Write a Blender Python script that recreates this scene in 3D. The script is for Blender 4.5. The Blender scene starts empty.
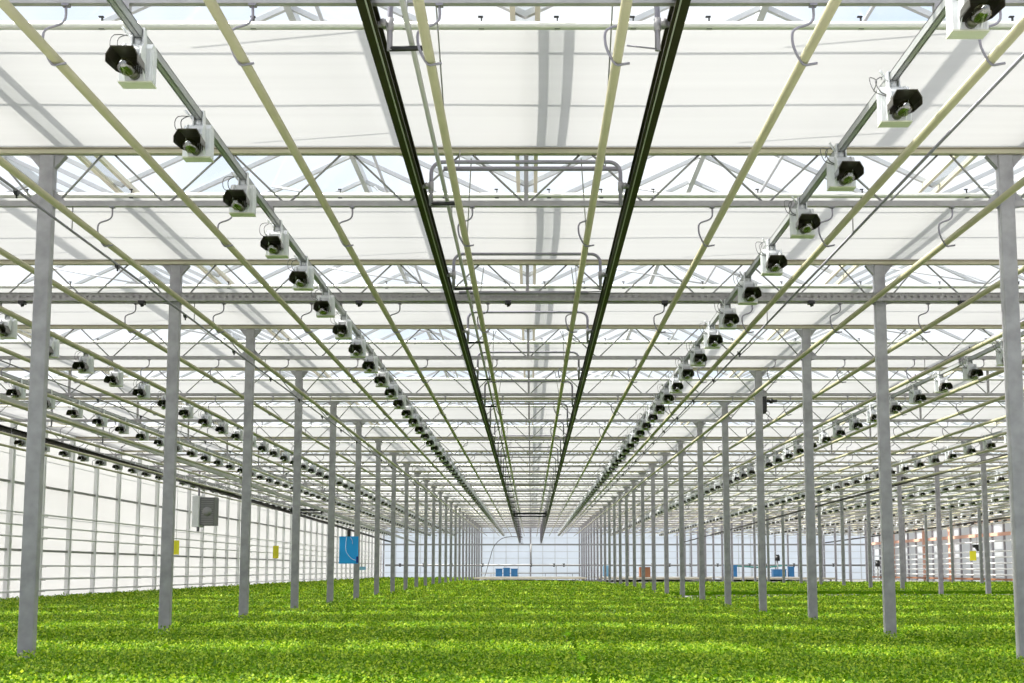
import bpy, math, random
import numpy as np
from mathutils import Vector

random.seed(7)
rng = np.random.default_rng(7)
PI = math.pi
scene = bpy.context.scene
COL = scene.collection

# ------------------------------------------------------------------ frame / camera
CAMX, CAMY, CAMZ = 0.04, 0.40, 1.51
TAU = 0.12                      # tangent of the upward pitch
F0 = 1314.6                     # focal length in pixels of a 1024 px wide frame
TH = math.atan(TAU)


def project(x, y, z):
    dx, dy, dz = x - CAMX, y - CAMY, z - CAMZ
    zc = dy * math.cos(TH) + dz * math.sin(TH)
    yc = dz * math.cos(TH) - dy * math.sin(TH)
    if zc < 0.2:
        return None
    return 531 + F0 * dx / zc, 341.5 + 70.7 - F0 * yc / zc


def seen(*pts):
    for p in pts:
        q = project(*p)
        if q and -2 < q[0] < 1026 and -2 < q[1] < 685:
            return True
    return False


def seen_bar(a, b, n=24):
    return seen(*[tuple(a[i] + (b[i] - a[i]) * k / n for i in range(3)) for k in range(n + 1)])


cam_d = bpy.data.cameras.new('camera')
cam = bpy.data.objects.new('camera', cam_d)
COL.objects.link(cam)
cam.location = (CAMX, CAMY, CAMZ)
cam.rotation_euler = (PI / 2 + TH, 0, 0)
cam_d.sensor_width = 36
cam_d.lens = F0 / 1024 * 36
cam_d.shift_x = -19 / 1024
cam_d.shift_y = 70.7 / 1024
cam_d.clip_end = 500
scene.camera = cam


def H(h):                       # height above the camera -> world z
    return CAMZ + h


# ------------------------------------------------------------------ materials
def new_mat(name):
    m = bpy.data.materials.new(name)
    m.use_nodes = True
    nt = m.node_tree
    nt.nodes.clear()
    out = nt.nodes.new('ShaderNodeOutputMaterial')
    return m, nt, out


def principled(name, col, rough=0.5, metal=0.0, var=0.0, scale=20.0, spec=0.5, stretch=(1, 1, 1), trans=0.0):
    m, nt, out = new_mat(name)
    b = nt.nodes.new('ShaderNodeBsdfPrincipled')
    b.inputs['Base Color'].default_value = (*col, 1)
    b.inputs['Roughness'].default_value = rough
    b.inputs['Metallic'].default_value = metal
    b.inputs['Specular IOR Level'].default_value = spec
    b.inputs['Transmission Weight'].default_value = trans
    if var > 0:
        tc = nt.nodes.new('ShaderNodeTexCoord')
        mp = nt.nodes.new('ShaderNodeMapping')
        mp.inputs['Scale'].default_value = stretch
        nz = nt.nodes.new('ShaderNodeTexNoise')
        nz.inputs['Scale'].default_value = scale
        nz.inputs['Detail'].default_value = 4
        mr = nt.nodes.new('ShaderNodeMapRange')
        mr.inputs['From Min'].default_value = 0.3
        mr.inputs['From Max'].default_value = 0.7
        mr.inputs['To Min'].default_value = 1 - var
        mr.inputs['To Max'].default_value = 1 + var
        mx = nt.nodes.new('ShaderNodeVectorMath')
        mx.operation = 'SCALE'
        mx.inputs[0].default_value = col
        nt.links.new(tc.outputs['Object'], mp.inputs['Vector'])
        nt.links.new(mp.outputs['Vector'], nz.inputs['Vector'])
        nt.links.new(nz.outputs['Fac'], mr.inputs['Value'])
        nt.links.new(mr.outputs['Result'], mx.inputs['Scale'])
        nt.links.new(mx.outputs['Vector'], b.inputs['Base Color'])
    nt.links.new(b.outputs['BSDF'], out.inputs['Surface'])
    return m


def translucent(name, col, tcol, mix, stripes=0.0, stripe_axis='Y', freq=14.0, patch=0.0):
    """cloth or film: diffuse mixed with translucent"""
    m, nt, out = new_mat(name)
    d = nt.nodes.new('ShaderNodeBsdfDiffuse')
    t = nt.nodes.new('ShaderNodeBsdfTranslucent')
    mx = nt.nodes.new('ShaderNodeMixShader')
    mx.inputs['Fac'].default_value = mix
    d.inputs['Color'].default_value = (*col, 1)
    t.inputs['Color'].default_value = (*tcol, 1)
    if stripes > 0:
        tc = nt.nodes.new('ShaderNodeTexCoord')
        mp = nt.nodes.new('ShaderNodeMapping')
        mp.inputs['Scale'].default_value = (0.15, freq, 1) if stripe_axis == 'Y' else (freq, 0.15, 1)
        if stripe_axis == 'Z':
            mp.inputs['Scale'].default_value = (0.3, 0.3, freq)
        nz = nt.nodes.new('ShaderNodeTexNoise')
        nz.inputs['Scale'].default_value = 1.0
        nz.inputs['Detail'].default_value = 3
        mr = nt.nodes.new('ShaderNodeMapRange')
        mr.inputs['From Min'].default_value = 0.3
        mr.inputs['From Max'].default_value = 0.7
        mr.inputs['To Min'].default_value = 1 - stripes
        mr.inputs['To Max'].default_value = 1.0
        sc = nt.nodes.new('ShaderNodeVectorMath')
        sc.operation = 'SCALE'
        sc.inputs[0].default_value = tcol
        nt.links.new(tc.outputs['Object'], mp.inputs['Vector'])
        nt.links.new(mp.outputs['Vector'], nz.inputs['Vector'])
        nt.links.new(nz.outputs['Fac'], mr.inputs['Value'])
        nt.links.new(mr.outputs['Result'], sc.inputs['Scale'])
        nt.links.new(sc.outputs['Vector'], t.inputs['Color'])
    nt.links.new(d.outputs[0], mx.inputs[1])
    nt.links.new(t.outputs[0], mx.inputs[2])
    nt.links.new(mx.outputs[0], out.inputs['Surface'])
    return m


def clear_glass(name, tint, gloss=0.06):
    m, nt, out = new_mat(name)
    tr = nt.nodes.new('ShaderNodeBsdfTransparent')
    tr.inputs['Color'].default_value = (*tint, 1)
    gl = nt.nodes.new('ShaderNodeBsdfGlossy')
    gl.inputs['Roughness'].default_value = 0.03
    mx = nt.nodes.new('ShaderNodeMixShader')
    mx.inputs['Fac'].default_value = gloss
    nt.links.new(tr.outputs[0], mx.inputs[1])
    nt.links.new(gl.outputs[0], mx.inputs[2])
    nt.links.new(mx.outputs[0], out.inputs['Surface'])
    return m


def leaf_mat(name):
    m, nt, out = new_mat(name)
    ge = nt.nodes.new('ShaderNodeNewGeometry')
    rp = nt.nodes.new('ShaderNodeValToRGB')
    e = rp.color_ramp.elements
    e[0].position, e[0].color = 0.0, (0.070, 0.170, 0.006, 1)
    e[1].position, e[1].color = 1.0, (0.600, 0.730, 0.080, 1)
    k = rp.color_ramp.elements.new(0.55)
    k.color = (0.195, 0.380, 0.008, 1)
    nt.links.new(ge.outputs['Random Per Island'], rp.inputs['Fac'])
    d = nt.nodes.new('ShaderNodeBsdfPrincipled')
    d.inputs['Roughness'].default_value = 0.55
    d.inputs['Specular IOR Level'].default_value = 0.3
    t = nt.nodes.new('ShaderNodeBsdfTranslucent')
    mx = nt.nodes.new('ShaderNodeMixShader')
    mx.inputs['Fac'].default_value = 0.42
    nt.links.new(rp.outputs['Color'], d.inputs['Base Color'])
    g = nt.nodes.new('ShaderNodeVectorMath')
    g.operation = 'MULTIPLY'
    g.inputs[1].default_value = (1.25, 1.15, 0.8)
    nt.links.new(rp.outputs['Color'], g.inputs[0])
    nt.links.new(g.outputs['Vector'], t.inputs['Color'])
    nt.links.new(d.outputs[0], mx.inputs[1])
    nt.links.new(t.outputs[0], mx.inputs[2])
    nt.links.new(mx.outputs[0], out.inputs['Surface'])
    return m


M = {}
M['post'] = principled('galvanized_post', (0.345, 0.335, 0.36), 0.55, 0.10, 0.16, 9.0)
M['galv'] = principled('galvanized_steel', (0.36, 0.345, 0.36), 0.45, 0.2, 0.10, 12.0)
M['rod'] = principled('steel_rod', (0.30, 0.30, 0.295), 0.5, 0.3)
M['hoop'] = principled('grey_tube', (0.27, 0.255, 0.30), 0.45, 0.3)
M['pipe'] = principled('cream_paint', (0.43, 0.40, 0.26), 0.35, 0.0, 0.06, 5.0)
M['white_pipe'] = principled('white_paint', (0.68, 0.68, 0.67), 0.4)
M['rail'] = principled('dark_rail', (0.026, 0.022, 0.014), 0.5, 0.0, spec=0.2)
M['mullion'] = principled('mullion_aluminium', (0.78, 0.78, 0.79), 0.5, 0.0)
M['rail_grey'] = principled('grey_rail', (0.42, 0.42, 0.40), 0.5, 0.2)
M['carrier'] = principled('lamp_carrier_steel', (0.36, 0.37, 0.37), 0.45, 0.3)
M['tray'] = principled('tray_steel', (0.33, 0.315, 0.32), 0.45, 0.2, 0.1, 30)
M['black'] = principled('black_plastic', (0.012, 0.012, 0.012), 0.45)
M['cable'] = principled('grey_cable', (0.10, 0.10, 0.10), 0.5)
M['lamp_white'] = principled('lamp_housing', (0.72, 0.73, 0.74), 0.4, 0.0, 0.04, 30)
M['lamp_plate'] = principled('lamp_base_plate', (0.62, 0.62, 0.50), 0.45)
M['hood'] = principled('lamp_hood', (0.060, 0.053, 0.036), 0.30, 0.4)
M['bulb'] = clear_glass('lamp_glass', (0.80, 0.80, 0.66), 0.30)
M['arc'] = principled('arc_tube', (0.10, 0.10, 0.07), 0.3, 0.5)
M['hem'] = principled('cream_hem', (0.56, 0.51, 0.39), 0.6, 0.0, 0.05, 3.0)
M['hem_seam'] = principled('hem_seam', (0.24, 0.21, 0.14), 0.7)
M['clipbar'] = principled('aluminium_tube', (0.66, 0.65, 0.60), 0.35, 0.3)
M['fabric'] = translucent('screen_fabric', (0.55, 0.52, 0.55), (0.335, 0.331, 0.332), 0.70, 0.06, 'Y', 9.0)
M['film_left'] = translucent('wall_film', (0.75, 0.75, 0.76), (0.70, 0.70, 0.71), 0.62, 0.04, 'Z', 3.0)
M['film_end'] = translucent('end_wall_film', (0.70, 0.72, 0.76), (0.84, 0.88, 0.95), 0.75, 0.05, 'Z', 2.0)
M['film_right'] = translucent('right_wall_film', (0.62, 0.63, 0.65), (0.85, 0.86, 0.88), 0.62, 0.08, 'Z', 1.0)
M['glass'] = clear_glass('roof_glass', (0.93, 0.96, 0.98), 0.06)
M['roof_bar'] = principled('roof_bar_white', (0.62, 0.63, 0.64), 0.4, 0.1)
M['gutter_cream'] = principled('gutter_cream', (0.72, 0.68, 0.52), 0.5)
M['gutter_pale'] = clear_glass('gutter_glass', (0.86, 0.87, 0.87), 0.05)
M['floor'] = principled('pale_floor', (0.42, 0.42, 0.40), 0.7, 0.0, 0.1, 2.0)
M['ground'] = principled('outside_ground', (0.35, 0.36, 0.32), 0.8, 0.0, 0.15, 0.5)
M['bench'] = principled('bench_grey', (0.46, 0.45, 0.42), 0.6, 0.0, 0.15, 1.2)
M['bench_side'] = principled('bench_edge', (0.20, 0.19, 0.17), 0.6)
M['leaf'] = leaf_mat('crop_leaf')
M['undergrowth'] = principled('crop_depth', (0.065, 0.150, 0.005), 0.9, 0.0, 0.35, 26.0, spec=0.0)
M['blue'] = principled('blue_card', (0.010, 0.36, 0.90), 0.5)
M['blue_bin'] = principled('blue_plastic', (0.035, 0.20, 0.46), 0.45, 0.0, 0.15, 3)
M['pale_blue'] = principled('pale_blue_plastic', (0.25, 0.52, 0.78), 0.5)
M['yellow'] = principled('yellow_card', (0.85, 0.76, 0.03), 0.5)
M['brown'] = principled('brown_card', (0.30, 0.13, 0.06), 0.7, 0.0, 0.12, 5)
M['fan_grey'] = principled('fan_grille_grey', (0.17, 0.17, 0.17), 0.5)
M['salmon'] = principled('salmon_steel', (0.72, 0.40, 0.29), 0.6)
M['string'] = principled('white_string', (0.8, 0.8, 0.8), 0.7)
M['teal'] = principled('teal_hose', (0.03, 0.22, 0.20), 0.5)


# ------------------------------------------------------------------ mesh building
class MB:
    def __init__(self):
        self.v, self.f, self.mi, self.smooth = [], [], [], []
        self.cur = 0
        self.mats = []

    def use(self, mat):
        if mat not in self.mats:
            self.mats.append(mat)
        self.cur = self.mats.index(mat)
        return self

    def add(self, vs, fs, smooth=False):
        b = len(self.v)
        self.v.extend(vs)
        for f in fs:
            self.f.append(tuple(b + i for i in f))
            self.mi.append(self.cur)
            self.smooth.append(smooth)
        return self

    def box(self, x0, x1, y0, y1, z0, z1, bev=0.0):
        if bev <= 0:
            vs = [(x, y, z) for z in (z0, z1) for y in (y0, y1) for x in (x0, x1)]
            fs = [(0, 2, 3, 1), (4, 5, 7, 6), (0, 1, 5, 4), (2, 6, 7, 3), (0, 4, 6, 2), (1, 3, 7, 5)]
            return self.add(vs, fs)
        # box with its upright edges chamfered
        b = bev
        ring = [(x0 + b, y0), (x1 - b, y0), (x1, y0 + b), (x1, y1 - b), (x1 - b, y1), (x0 + b, y1), (x0, y1 - b), (x0, y0 + b)]
        return self.prism([(p[0], p[1]) for p in ring], z0, z1)

    def prism(self, ring, z0, z1):
        n = len(ring)
        vs = [(p[0], p[1], z0) for p in ring] + [(p[0], p[1], z1) for p in ring]
        fs = [tuple(range(n))[::-1], tuple(range(n, 2 * n))]
        fs += [(i, (i + 1) % n, n + (i + 1) % n, n + i) for i in range(n)]
        return self.add(vs, fs)

    def extrude_y(self, ring, y0, y1):
        """profile in x-z, swept along y"""
        n = len(ring)
        vs = [(p[0], y0, p[1]) for p in ring] + [(p[0], y1, p[1]) for p in ring]
        fs = [tuple(range(n)), tuple(range(n, 2 * n))[::-1]]
        fs += [(i, n + i, n + (i + 1) % n, (i + 1) % n) for i in range(n)]
        return self.add(vs, fs)

    def extrude_x(self, ring, x0, x1):
        """profile in y-z, swept along x"""
        n = len(ring)
        vs = [(x0, p[0], p[1]) for p in ring] + [(x1, p[0], p[1]) for p in ring]
        fs = [tuple(range(n))[::-1], tuple(range(n, 2 * n))]
        fs += [(i, (i + 1) % n, n + (i + 1) % n, n + i) for i in range(n)]
        return self.add(vs, fs)

    def tube(self, pts, r, n=8, caps=True):
        pts = [Vector(p) for p in pts]
        vs, fs = [], []
        N = len(pts)
        d0 = (pts[1] - pts[0]).normalized()
        ref = Vector((0, 0, 1)) if abs(d0.z) < 0.9 else Vector((0, 1, 0))
        u = d0.cross(ref).normalized()
        for i, p in enumerate(pts):
            if i == 0:
                d = d0
            elif i == N - 1:
                d = (pts[i] - pts[i - 1]).normalized()
            else:
                d = ((pts[i + 1] - p).normalized() + (p - pts[i - 1]).normalized()).normalized()
            u = (u - d * u.dot(d))
            u = u.normalized() if u.length > 1e-6 else d.orthogonal().normalized()
            w = d.cross(u)
            rr = r[i] if isinstance(r, (list, tuple)) else r
            for k in range(n):
                a = 2 * PI * k / n
                q = p + (u * math.cos(a) + w * math.sin(a)) * rr
                vs.append(tuple(q))
        for i in range(N - 1):
            for k in range(n):
                a, b = i * n + k, i * n + (k + 1) % n
                fs.append((a, b, b + n, a + n))
        if caps:
            fs.append(tuple(range(n))[::-1])
            fs.append(tuple((N - 1) * n + k for k in range(n)))
        return self.add(vs, fs, True)

    def mesh(self, name):
        me = bpy.data.meshes.new(name)
        me.from_pydata(self.v, [], self.f)
        for m in self.mats:
            me.materials.append(m)
        me.polygons.foreach_set('material_index', self.mi)
        me.polygons.foreach_set('use_smooth', self.smooth)
        me.update()
        return me

    def build(self, name, mat=None, parent=None, loc=None):
        me = self.mesh(name)
        if mat is not None:
            me.materials.clear()
            me.materials.append(mat)
        return link(name, me, parent, loc)


def link(name, me, parent=None, loc=None):
    o = bpy.data.objects.new(name, me)
    COL.objects.link(o)
    if parent is not None:
        o.parent = parent
    if loc is not None:
        o.location = loc
    return o


def tag(o, label=None, cat=None, group=None, kind=None):
    if label:
        o['label'] = label
    if cat:
        o['category'] = cat
    if group:
        o['group'] = group
    if kind:
        o['kind'] = kind
    return o


def empty(name, loc, label=None, cat=None, group=None):
    o = bpy.data.objects.new(name, None)
    o.empty_display_size = 0.1
    COL.objects.link(o)
    o.location = loc
    return tag(o, label, cat, group)


def ordn(n):
    if n == 1:
        return 'nearest'
    s = 'th' if 10 <= n % 100 <= 20 else {1: 'st', 2: 'nd', 3: 'rd'}.get(n % 10, 'th')
    return f'{n}{s} nearest'


def smooth_path(pts, sub=5):
    """Catmull-Rom through the points"""
    P = [Vector(p) for p in pts]
    P = [P[0] * 2 - P[1]] + P + [P[-1] * 2 - P[-2]]
    out = []
    for i in range(1, len(P) - 2):
        a, b, c, d = P[i - 1], P[i], P[i + 1], P[i + 2]
        for k in range(sub):
            t = k / sub
            out.append(0.5 * ((2 * b) + (c - a) * t + (2 * a - 5 * b + 4 * c - d) * t * t + (3 * b - a - 3 * c + d) * t ** 3))
    out.append(P[-2])
    return out


# ------------------------------------------------------------------ layout
TRUSS_Y = [7.13] + [7.08 + 4 * k for k in range(1, 26)]        # lattice trusses, 4 m apart
END_Y = 108.5
X_LEFT, X_RIGHT = -12.12, 28.12
BAYS = [(-8.0, 'the left side bay'), (0.0, 'the centre bay'), (8.0, 'the first bay right of centre'),
        (16.0, 'the second bay right of centre'), (24.0, 'the bay along the right wall')]
ROWS = [(-4.0, 'main post row left of the centre bay'), (4.0, 'main post row right of the centre bay'), (12.0, 'second post row right of centre'), (20.0, 'third post row right of centre')]
POST_TOP = H(3.44)
CHORD = 3.03                                        # truss bottom chord, above camera
SCREEN = 3.50
GUT = 3.80
CANOPY = H(-0.645)


def canopy_h(x):
    return CANOPY - 0.045 * math.exp(-((x - 4.0) / 2.4) ** 2)


# ------------------------------------------------------------------ setting: floor, ground, walls, roof
def structure(name, mb, mat=None, parent=None):
    o = mb.build(name, mat, parent)
    if parent is None:
        o['kind'] = 'structure'
    return o


mb = MB()
mb.box(X_LEFT - 0.1, X_RIGHT + 0.1, -8, END_Y + 0.2, -0.2, 0.0)
tag(structure('floor', mb, M['floor']), 'pale concrete floor under the growing benches', 'floor')
mb = MB()
mb.box(-260, 260, -200, 330, -0.5, -0.21)
tag(structure('ground', mb, M['ground']), 'open ground outside the glasshouse walls', 'ground')

WALL_TOP = H(GUT)
# left wall
mb = MB()
mb.box(X_LEFT - 0.05, X_LEFT, -8, END_Y, 0.0, WALL_TOP)
wall_l = structure('wall_left', mb, M['film_left'])
tag(wall_l, 'bright white film wall with slim grey mullions along the left side', 'wall')
i = 0
y = 1.0
while y < END_Y - 0.3:
    mb = MB()
    w = 0.075 if i % 2 else 0.055
    mb.box(X_LEFT, X_LEFT + 0.10, y - w, y + w, 0.0, WALL_TOP)
    mb.box(X_LEFT + 0.10, X_LEFT + 0.112, y - w * 0.35, y + w * 0.35, 0.0, WALL_TOP)
    mb.build('mullion', M['mullion'], wall_l)
    y += 2.0
    i += 1
for h in (2.05, 0.47, -0.95, 3.2):
    mb = MB()
    mb.box(X_LEFT, X_LEFT + 0.06, -8, END_Y, H(h) - 0.028, H(h) + 0.028)
    mb.build('rail', M['rod'], wall_l)
# fine wire-like glazing lines of the film panels
for h in (2.7, 1.3, -0.2):
    mb = MB()
    mb.box(X_LEFT - 0.002, X_LEFT + 0.012, -8, END_Y, H(h) - 0.008, H(h) + 0.008)
    mb.build('glazing_bar', M['roof_bar'], wall_l)

# right wall
mb = MB()
mb.box(X_RIGHT, X_RIGHT + 0.05, -8, END_Y, 0.0, WALL_TOP)
wall_r = structure('wall_right', mb, M['film_right'])
tag(wall_r, 'greyish film wall with salmon pink posts and beam on the far right', 'wall')
y = 62.6
i = 0
while y < END_Y:
    mb = MB()
    w = 0.07
    mb.box(X_RIGHT - 0.10, X_RIGHT, y - w, y + w, 0.0, WALL_TOP)
    mb.build('mullion', M['galv'] if i % 3 else M['post'], wall_r)
    y += 2.0
    i += 1
for y in (88.2, 94.0, 102.2):
    mb = MB()
    mb.box(X_RIGHT - 0.30, X_RIGHT - 0.11, y - 0.20, y + 0.20, 0.0, H(2.9))
    mb.box(X_RIGHT - 0.36, X_RIGHT - 0.10, y - 0.26, y + 0.26, H(2.85), H(2.93))
    mb.build('salmon_post', M['salmon'], wall_r)['label'] = 'salmon pink painted post'
mb = MB()
mb.box(X_RIGHT - 0.26, X_RIGHT - 0.11, 60, END_Y - 0.2, H(2.02), H(2.22))
mb.box(X_RIGHT - 0.22, X_RIGHT - 0.11, 60, END_Y - 0.2, H(2.90), H(3.0))
mb.build('salmon_beam', M['salmon'], wall_r)['label'] = 'salmon pink horizontal beam'

# end wall
mb = MB()
mb.box(X_LEFT, X_RIGHT, END_Y, END_Y + 0.05, 0.0, WALL_TOP + 1.0)
wall_b = structure('wall_back', mb, M['film_end'])
tag(wall_b, 'pale bluish film end wall far down the glasshouse', 'wall')
x = -12.0
i = 0
while x < X_RIGHT:
    mb = MB()
    w = 0.06 if i % 4 == 0 else 0.022
    mb.box(x - w, x + w, END_Y - 0.10, END_Y, 0.0, WALL_TOP + 0.9)
    mb.build('mullion', M['galv'] if i % 4 == 0 else M['roof_bar'], wall_b)
    x += 1.0
    i += 1
for h, t, mt in ((2.06, 0.065, 'rod'), (3.05, 0.05, 'galv'), (0.95, 0.02, 'roof_bar'), (1.5, 0.02, 'roof_bar'), (2.6, 0.02, 'roof_bar'), (-0.2, 0.02, 'roof_bar')):
    mb = MB()
    mb.box(X_LEFT, X_RIGHT, END_Y - 0.14, END_Y, H(h) - t, H(h) + t)
    mb.build('rail', M[mt], wall_b)
# wall behind the photographer
mb = MB()
mb.box(X_LEFT, X_RIGHT, -8.05, -8.0, 0.0, WALL_TOP + 1.0)
tag(structure('wall_front', mb, M['film_end']), 'film wall closing the glasshouse behind the view', 'wall')

# roof glass: saw-tooth gables of 4 m
RIDGE = H(GUT) + 0.95
mb = MB()
gx = [-12 + 4 * k for k in range(11)]
for a, b in zip(gx[:-1], gx[1:]):
    c = (a + b) / 2
    vs = [(a, -8, H(GUT)), (c, -8, RIDGE), (b, -8, H(GUT)), (a, END_Y, H(GUT)), (c, END_Y, RIDGE), (b, END_Y, H(GUT))]
    mb.add(vs, [(0, 1, 4, 3), (1, 2, 5, 4)])
roof = structure('ceiling', mb, M['glass'])
tag(roof, 'clear gabled glass roof above the shade screens', 'roof')
bars = MB()
for a, b in zip(gx[:-1], gx[1:]):
    c = (a + b) / 2
    y = 6.0
    while y < 60:
        for p, q in ((a, c), (b, c)):
            d = 0.022
            z0, z1 = H(GUT) - 0.01, RIDGE - 0.01
            bars.add([(p, y - d, z0), (p, y + d, z0), (q, y + d, z1), (q, y - d, z1),
                      (p, y - d, z0 - 0.045), (p, y + d, z0 - 0.045), (q, y + d, z1 - 0.045), (q, y - d, z1 - 0.045)],
                     [(0, 1, 2, 3), (4, 7, 6, 5), (0, 3, 7, 4), (1, 5, 6, 2)])
        y += 1.0
bars.build('glazing_bar', M['roof_bar'], roof)
for a, b in zip(gx[:-1], gx[1:]):
    c = (a + b) / 2
    mb = MB()
    mb.box(c - 0.03, c + 0.03, -8, END_Y, RIDGE - 0.08, RIDGE + 0.02)
    mb.build('ridge_bar', M['roof_bar'], roof)
    # vent rods that lift the roof windows: a long push rod with slanting arms
    mb = MB()
    mb.tube([(c + 0.5, 4, H(4.02)), (c + 0.5, 60, H(4.02))], 0.016, 6)
    y = 8.6
    while y < 58:
        mb.tube([(c + 0.5, y, H(4.02)), (c + 0.10, y + 1.5, RIDGE - 0.06)], 0.012, 5)
        mb.tube([(c + 0.5, y + 0.05, H(4.02)), (c - 0.9, y + 0.3, H(4.32))], 0.012, 5)
        y += 2.0
    mb.build('vent_rod', M['roof_bar'], roof)
for x in gx:
    g = MB().use(M['gutter_cream'])
    for q in (-1, 1):
        g.box(x + q * 0.085 - 0.018, x + q * 0.085 + 0.018, -8, END_Y, H(GUT) - 0.065, H(GUT) - 0.02)
    g.use(M['gutter_pale'])
    g.box(x - 0.067, x + 0.067, -8, END_Y, H(GUT) - 0.05, H(GUT) - 0.045)
    o = g.build('gutter', None, roof)

# ------------------------------------------------------------------ support posts
pm = MB()
pm.box(-0.062, 0.062, -0.045, 0.045, 0.0, POST_TOP, 0.008)
pm.box(-0.066, 0.066, -0.02, 0.02, 1.9, 1.905)
shaft_me = pm.mesh('shaft')
shaft_me.materials.append(M['post'])


def bracket_mesh(s):
    m = MB()
    m.extrude_y([(s * 0.062, POST_TOP), (s * 0.062, POST_TOP - 0.11), (s * 0.155, POST_TOP)][:: s], -0.03, 0.03)
    me = m.mesh('top_bracket')
    me.materials.append(M['post'])
    return me


def gusset_mesh(s):
    z = H(CHORD)
    m = MB()
    m.extrude_y([(s * 0.062, z + 0.12), (s * 0.062, z - 0.04), (s * 0.16, z - 0.02), (s * 0.16, z + 0.02)][:: s], -0.012, 0.012)
    me = m.mesh('gusset')
    me.materials.append(M['post'])
    return me


br = {s: bracket_mesh(s) for s in (-1, 1)}
gs = {s: gusset_mesh(s) for s in (-1, 1)}
foot_m = MB()
foot_m.box(-0.11, 0.11, -0.10, 0.10, 0.0, 0.012)
foot_me = foot_m.mesh('foot_plate')
foot_me.materials.append(M['post'])
cap_m = MB()                                     # stub that carries the gutter
cap_m.box(-0.05, 0.05, -0.017, 0.035, POST_TOP, H(GUT) - 0.09)
cap_me = cap_m.mesh('gutter_bracket')
cap_me.materials.append(M['post'])
for rx, rname in ROWS:
    n = 0
    for yk in TRUSS_Y[:-1]:
        if not seen_bar((rx, yk, CANOPY), (rx, yk, POST_TOP)):
            continue
        n += 1
        t = empty('support_post', (rx, yk, 0), f'galvanized steel post, {ordn(n)} in the {rname}', 'post',
                  'roof posts, ' + rname)
        link('shaft', shaft_me, t)
        for s in (-1, 1):
            link('top_bracket', br[s], t)
            if yk < 60:
                link('gusset', gs[s], t)
        link('gutter_bracket', cap_me, t)
        link('foot_plate', foot_me, t)

# ------------------------------------------------------------------ lattice trusses
def tri_bars():
    """end points of the diagonals of one 8 m truss (x, z above camera)"""
    out = []
    for k in range(8):
        v0, p, v1 = -4 + k, -3.5 + k, -3 + k
        a = v0 + (0.03 if k else 0.10)
        b = v1 - (0.03 if k < 7 else 0.10)
        out.append(((a, CHORD + 0.02), (p - 0.05, 3.455)))
        out.append(((p + 0.05, 3.455), (b, CHORD + 0.02)))
    return out


def mesh1(m, name, mat):
    me = m.mesh(name)
    me.materials.clear()
    me.materials.append(mat)
    return me


mb = MB()
mb.box(-3.938, 3.938, -0.022, 0.022, H(CHORD) - 0.024, H(CHORD) + 0.024)
chord_me = mesh1(mb, 'bottom_chord', M['galv'])
mb = MB()
mb.box(-3.938, 3.938, -0.02, 0.02, H(3.452), H(3.476))
top_me = mesh1(mb, 'top_chord', M['galv'])
mb = MB()
mb.box(-0.018, 0.018, -0.018, 0.018, H(CHORD) + 0.024, H(GUT) - 0.05)
king_me = mesh1(mb, 'king_post', M['galv'])
diag_me = []
web = MB()
for a, b in tri_bars():
    mb = MB()
    mb.tube([(a[0], 0, H(a[1])), (b[0], 0, H(b[1]))], 0.0095, 6)
    web.tube([(a[0], 0, H(a[1])), (b[0], 0, H(b[1]))], 0.0095, 5)
    diag_me.append((a, b, mesh1(mb, 'diagonal', M['rod'])))
web_me = mesh1(web, 'lattice_web', M['rod'])
for c, cname in BAYS:
    n = 0
    for yk in TRUSS_Y:
        if not seen_bar((c - 4, yk, H(CHORD)), (c + 4, yk, H(CHORD)), 60):
            continue
        n += 1
        t = empty('roof_truss', (c, yk, H(CHORD)), f'grey lattice truss, {ordn(n)} of those spanning {cname}', 'truss',
                  'lattice trusses across ' + cname)
        off = (0, 0, -H(CHORD))
        link('bottom_chord', chord_me, t, off)
        link('top_chord', top_me, t, off)
        link('king_post', king_me, t, off)
        if yk < 24:
            for a, b, me in diag_me:
                if seen_bar((c + a[0], yk, H(a[1])), (c + b[0], yk, H(b[1])), 6):
                    link('diagonal', me, t, off)
        else:
            link('lattice_web', web_me, t, off)

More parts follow.
